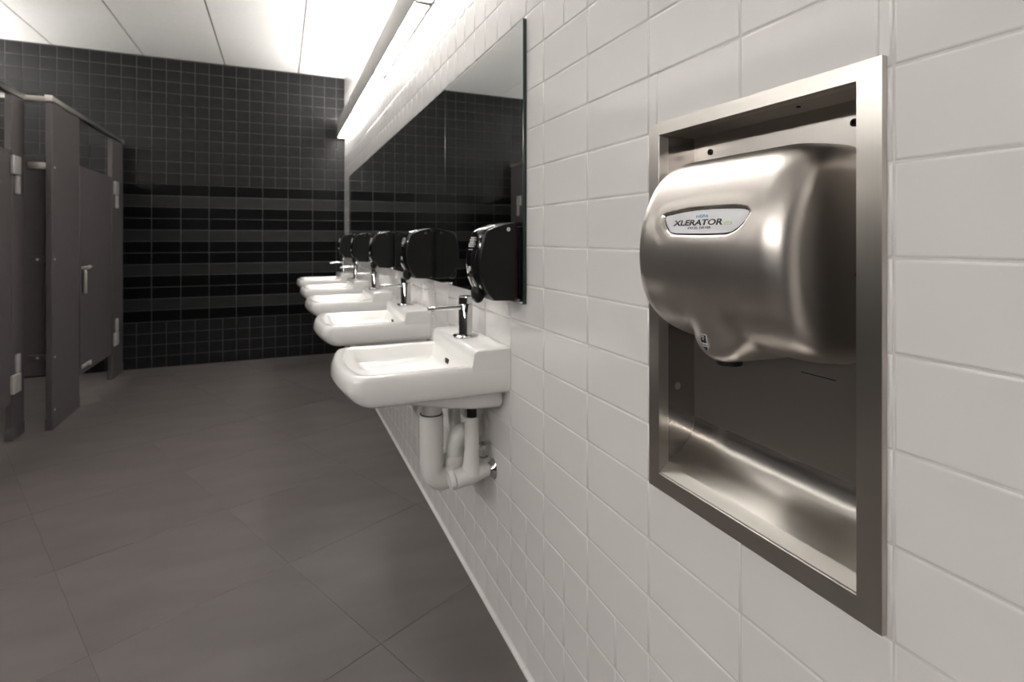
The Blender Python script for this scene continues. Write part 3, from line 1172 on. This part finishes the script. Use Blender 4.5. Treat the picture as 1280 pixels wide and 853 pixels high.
# ---- badge plate: follows the cover
byc, bzc = 0.590, 1.2505
ztop, zbot = 1.262, 1.239
xt, xb_ = front_x([byc, byc], [ztop, zbot])
bx = (xt + xb_) / 2
up = Vector((float(xt - xb_), 0, ztop - zbot)).normalized()
rt = Vector((0, -1, 0))
nn = rt.cross(up)                      # out of the wall
MB_ = Matrix(((rt.x, up.x, nn.x, float(bx)), (rt.y, up.y, nn.y, byc), (rt.z, up.z, nn.z, bzc), (0, 0, 0, 1)))
bw = Matrix.Translation(doff) @ MB_
bm = bmesh.new()
op = [Vector((-(y - byc), (z - bzc), 0)) for (y, z) in BADGE]
# smooth the outline
sm_ = []
N_ = len(op)
for i in range(N_):
    p0, p1, p2, p3 = op[i - 1], op[i], op[(i + 1) % N_], op[(i + 2) % N_]
    for k in range(5):
        t = k / 5
        sm_.append(0.5 * ((2 * p1) + (p2 - p0) * t + (2 * p0 - 5 * p1 + 4 * p2 - p3) * t * t + (3 * p1 - p0 - 3 * p2 + p3) * t ** 3))
rings = [[Vector((p.x, p.y, 0)) * s + Vector((0, 0, z)) for p in sm_] for s, z in ((1.0, -0.003), (1.0, 0.0009), (0.992, 0.0014), (0.985, 0.0015))]
loft(bm, rings)
badge = link('name_badge', bm_mesh('name_badge', bm, 0.5), dryer, ['badge'])
badge.matrix_local = bw
bm = bmesh.new()
rings = [[Vector((p.x * s, p.y * (1 + (s - 1) * 4.2), z)) for p in sm_] for s, z in ((1.001, -0.004), (1.001, 0.0017), (1.017, 0.0017), (1.017, -0.004))]
loft(bm, rings, True, False, False)
o = link('badge_gasket', bm_mesh('badge_gasket', bm, 0.5), badge, ['screw_black'])


def on_badge(body, y0, y1, z0, z1, ink, bold, shear):
    w, h = abs(y1 - y0), abs(z1 - z0)
    mt = Matrix.Translation((-((y0 + y1) / 2 - byc), (z0 + z1) / 2 - bzc, 0.00155))
    text_mesh('badge_lettering', body, w, h, [ink], badge, mt, bold, shear)


on_badge('XLERATOR', 0.650, 0.551, 1.2452, 1.2543, 'ink_black', 0.030, 0.08)
on_badge('HEPA', 0.604, 0.580, 1.2567, 1.2612, 'ink_blue', 0.008, 0.1)
on_badge('eco', 0.5495, 0.5345, 1.2453, 1.2503, 'ink_green', 0.004, 0.1)
on_badge('EXCEL DRYER', 0.617, 0.571, 1.2400, 1.2434, 'ink_black', 0.012, 0.05)

# ---- arrow sticker on the nozzle hood, bent over the surface
def stick(name, poly, lift, m, parent):
    """a flat outline in (right, up) mm laid on the hood"""
    sy, sz = 0.5985, 1.0725
    bm_ = bmesh.new()
    vsx = [bm_.verts.new((p[0], p[1], 0)) for p in poly]
    bm_.faces.new(vsx)
    bmesh.ops.triangulate(bm_, faces=bm_.faces)
    bmesh.ops.subdivide_edges(bm_, edges=bm_.edges, cuts=3, use_grid_fill=True)
    ys_ = [sy - v.co.x * 0.001 for v in bm_.verts]
    zs_ = [sz + v.co.y * 0.001 for v in bm_.verts]
    xs_ = front_x(ys_, zs_)
    for v, a_, b_, c_ in zip(bm_.verts, xs_, ys_, zs_):
        v.co = Vector((float(a_) - lift, b_, c_)) + doff
    bmesh.ops.recalc_face_normals(bm_, faces=bm_.faces)
    me_ = bpy.data.meshes.new(name)
    bm_.to_mesh(me_)
    bm_.free()
    return link(name, me_, parent, [m])


arrow = stick('arrow_sticker', [(-6.5, 15), (6.5, 15), (6.5, 1.5), (10, 1.5), (0, -12.5), (-10, 1.5), (-6.5, 1.5)], 0.0004, 'white_print', dryer)
stick('arrow_print', [(-5.4, 13.8), (5.4, 13.8), (5.4, 2.4), (-5.4, 2.4)], 0.0007, 'ink_black', arrow)
stick('arrow_print', [(-5.2, -3.6), (5.2, -3.6), (0, -10.6)], 0.0007, 'ink_black', arrow)
stick('arrow_print', [(-8.2, 0.6), (-6.4, 0.6), (-6.4, -1.6)], 0.0007, 'ink_black', arrow)
stick('arrow_print', [(6.4, 0.6), (8.2, 0.6), (6.4, -1.6)], 0.0007, 'ink_black', arrow)
for body, w, h, dz, ink in (('FEEL', 6.6, 2.9, 11.6, 'white_print'), ('THE', 4.4, 2.3, 8.0, 'white_print'), ('POWER', 10.4, 3.8, -0.9, 'ink_black')):
    z_ = 1.0725 + dz * 0.001
    xa = front_x([0.5985, 0.5985], [z_ + 0.003, z_ - 0.003])
    u_ = Vector((float(xa[0] - xa[1]), 0, 0.006)).normalized()
    n_ = rt.cross(u_)
    mt = Matrix(((rt.x, u_.x, n_.x, float(xa.mean()) - 0.0010), (rt.y, u_.y, n_.y, 0.5985), (rt.z, u_.z, n_.z, z_), (0, 0, 0, 1)))
    text_mesh('arrow_lettering', body, w * 0.001, h * 0.001, [ink], arrow, Matrix.Translation(doff) @ mt, 0.01, 0.0, 0.0001)

# ---- air outlet and tamper screws
tube_obj('air_outlet', ['screw_black'], dryer, [Vector((-0.026, 0.598, 1.055)) + doff, Vector((-0.026, 0.598, 1.040)) + doff, Vector((-0.026, 0.598, 1.0385)) + doff], [0.019, 0.019, 0.016], 24)
for (y, z) in ((0.4495, 1.18),):
    tube_obj('side_screw', ['screw_black'], dryer, [Vector((0.045, y + 0.004, z)) + doff, Vector((0.045, y - 0.0015, z)) + doff], 0.0045, 16)

# ================================================================ TOILET STALLS
XF = -1.98          # front of the end stall
XF2 = -2.13         # front of the next stalls
RZ = 2.148


def pilaster(x, y0, y1, label):
    root = empty('stall_pilaster', (x - 0.016, (y0 + y1) / 2, 0))
    tag(root, label, 'stall post', 'pilasters of the toilet stalls')
    hy = (y1 - y0) / 2
    box_obj('panel', ['partition'], root, -0.016, 0.016, -hy, hy, 0.004, 2.108, 0.002, 1)
    box_obj('floor_shoe', ['partition'], root, -0.019, 0.019, -hy - 0.003, hy + 0.003, 0.0, 0.075, 0.001, 1)
    return root, hy


pa, hy = pilaster(XF, 4.305, 4.815, 'wide charcoal pilaster at the corner of the end stall')
for z in (1.69, 1.095, 0.46, 0.12):
    tube_obj('screw', ['alu'], pa, [(0.0155, -hy + 0.045, z), (0.0185, -hy + 0.045, z), (0.019, -hy + 0.045, z)], [0.008, 0.007, 0.004], 12)
pb, hy = pilaster(XF, 5.64, 5.985, 'charcoal pilaster against the black back wall')
pc, hy = pilaster(XF2, 4.165, 4.335, 'narrow charcoal pilaster between the end stall and the next stall door')
pd, hy = pilaster(XF2, 3.2, 3.39, 'narrow charcoal pilaster on the far side of the next stall door')


def door(x, y0, y1, hinge_y, label):
    root = empty('stall_door', (x - 0.016, (y0 + y1) / 2, 0))
    tag(root, label, 'stall door', 'doors of the toilet stalls')
    hy = (y1 - y0) / 2
    hyy = hinge_y - (y0 + y1) / 2
    box_obj('panel', ['partition'], root, -0.016, 0.016, -hy, hy, 0.228, 1.762, 0.002, 1)
    for z, up_ in ((1.62, 1), (0.40, -1)):
        hg = box_obj('hinge', ['hinge'], root, 0.0165, 0.036, hyy - 0.055, hyy + 0.05, min(z, z + up_ * 0.115), max(z, z + up_ * 0.115), 0.005)
        box_obj('hinge_knuckle', ['hinge'], hg, 0.0165, 0.034, hyy + 0.005, hyy + 0.05, min(z - up_ * 0.118, z - up_ * 0.004), max(z - up_ * 0.118, z - up_ * 0.004), 0.005)
    return root


d1 = door(XF, 4.825, 5.632, 5.725, 'charcoal stall door next to the black back wall, with a latch handle')
c1 = (4.825 + 5.632) / 2
h = tube_obj('latch_handle', ['hinge'], d1, [(0.012, 4.87 - c1, 1.012), (0.05, 4.87 - c1, 1.015), (0.055, 4.90 - c1, 1.02), (0.055, 4.97 - c1, 1.02)], 0.012, 16)
tube_obj('pull_bar', ['alu'], h, [(0.03, 4.875 - c1, 0.995), (0.034, 4.875 - c1, 0.985), (0.034, 4.875 - c1, 0.835), (0.030, 4.875 - c1, 0.825)], 0.013, 16)
h = box_obj('kick_plate', ['hinge'], d1, 0.012, 0.022, 4.86 - c1, 5.07 - c1, 0.268, 0.295, 0.004)
tube_obj('door_bumper', ['hinge'], h, [(0.02, 4.965 - c1, 0.288), (0.045, 4.965 - c1, 0.288)], 0.014, 16)
d2 = door(XF2, 3.395, 4.158, 4.195, 'charcoal stall door set back beside the corner pilaster')

# divider panels, running back to the side wall
def divider(y, x1, label, brackets):
    root = empty('stall_divider', ((x1 + XL) / 2, y, 0))
    tag(root, label, 'stall partition', 'dividers between the toilet stalls')
    hx = (x1 - XL) / 2
    box_obj('panel', ['partition'], root, -hx + 0.012, hx, -0.0125, 0.0125, 0.345, 1.765, 0.002, 1)
    for z in brackets:
        b = box_obj('bracket', ['alu'], root, hx - 0.085, hx + 0.02, -0.021, -0.0125, z - 0.022, z + 0.022, 0.003)
    for z in (1.095, 0.46):
        b = box_obj('bracket', ['partition'], root, hx - 0.085, hx + 0.02, -0.019, -0.0125, z - 0.022, z + 0.022, 0.003)
        tube_obj('screw', ['alu'], b, [(hx - 0.035, -0.0185, z), (hx - 0.035, -0.021, z), (hx - 0.035, -0.0215, z)], [0.009, 0.008, 0.004], 12)
    return root


divider(4.375, -2.035, 'charcoal divider panel of the end stall, behind the corner pilaster', (1.70,))
divider(3.30, -2.19, 'charcoal divider panel of the stall farther from the black back wall', (1.70,))


def rail(p0, p1, label):
    a, b = Vector(p0), Vector(p1)
    L = (b - a).length
    root = empty('head_rail', (a + b) / 2, label, 'rail', 'head rails over the toilet stalls', math.atan2((b - a).y, (b - a).x))
    box_obj('channel', ['alu'], root, -L / 2, L / 2, -0.019, 0.019, -0.018, 0.018, 0.005)
    for s in (-1, 1):
        box_obj('end_cap', ['alu'], root, s * L / 2 - 0.002, s * L / 2 + 0.002, -0.02, 0.02, -0.019, 0.019, 0.001, 1)
    return root


rail((XF - 0.016, 4.30, RZ - 0.02), (XF - 0.016, 5.992, RZ - 0.02), 'aluminium head rail over the end stall, running to the black back wall')
rail((XF - 0.045, 4.36, RZ - 0.02), (XL + 0.004, 4.36, RZ - 0.02), 'aluminium head rail over the divider panel of the end stall')
rail((XF2 - 0.016, 3.20, RZ - 0.02), (XF2 - 0.016, 4.334, RZ - 0.02), 'aluminium head rail over the set-back stall door')
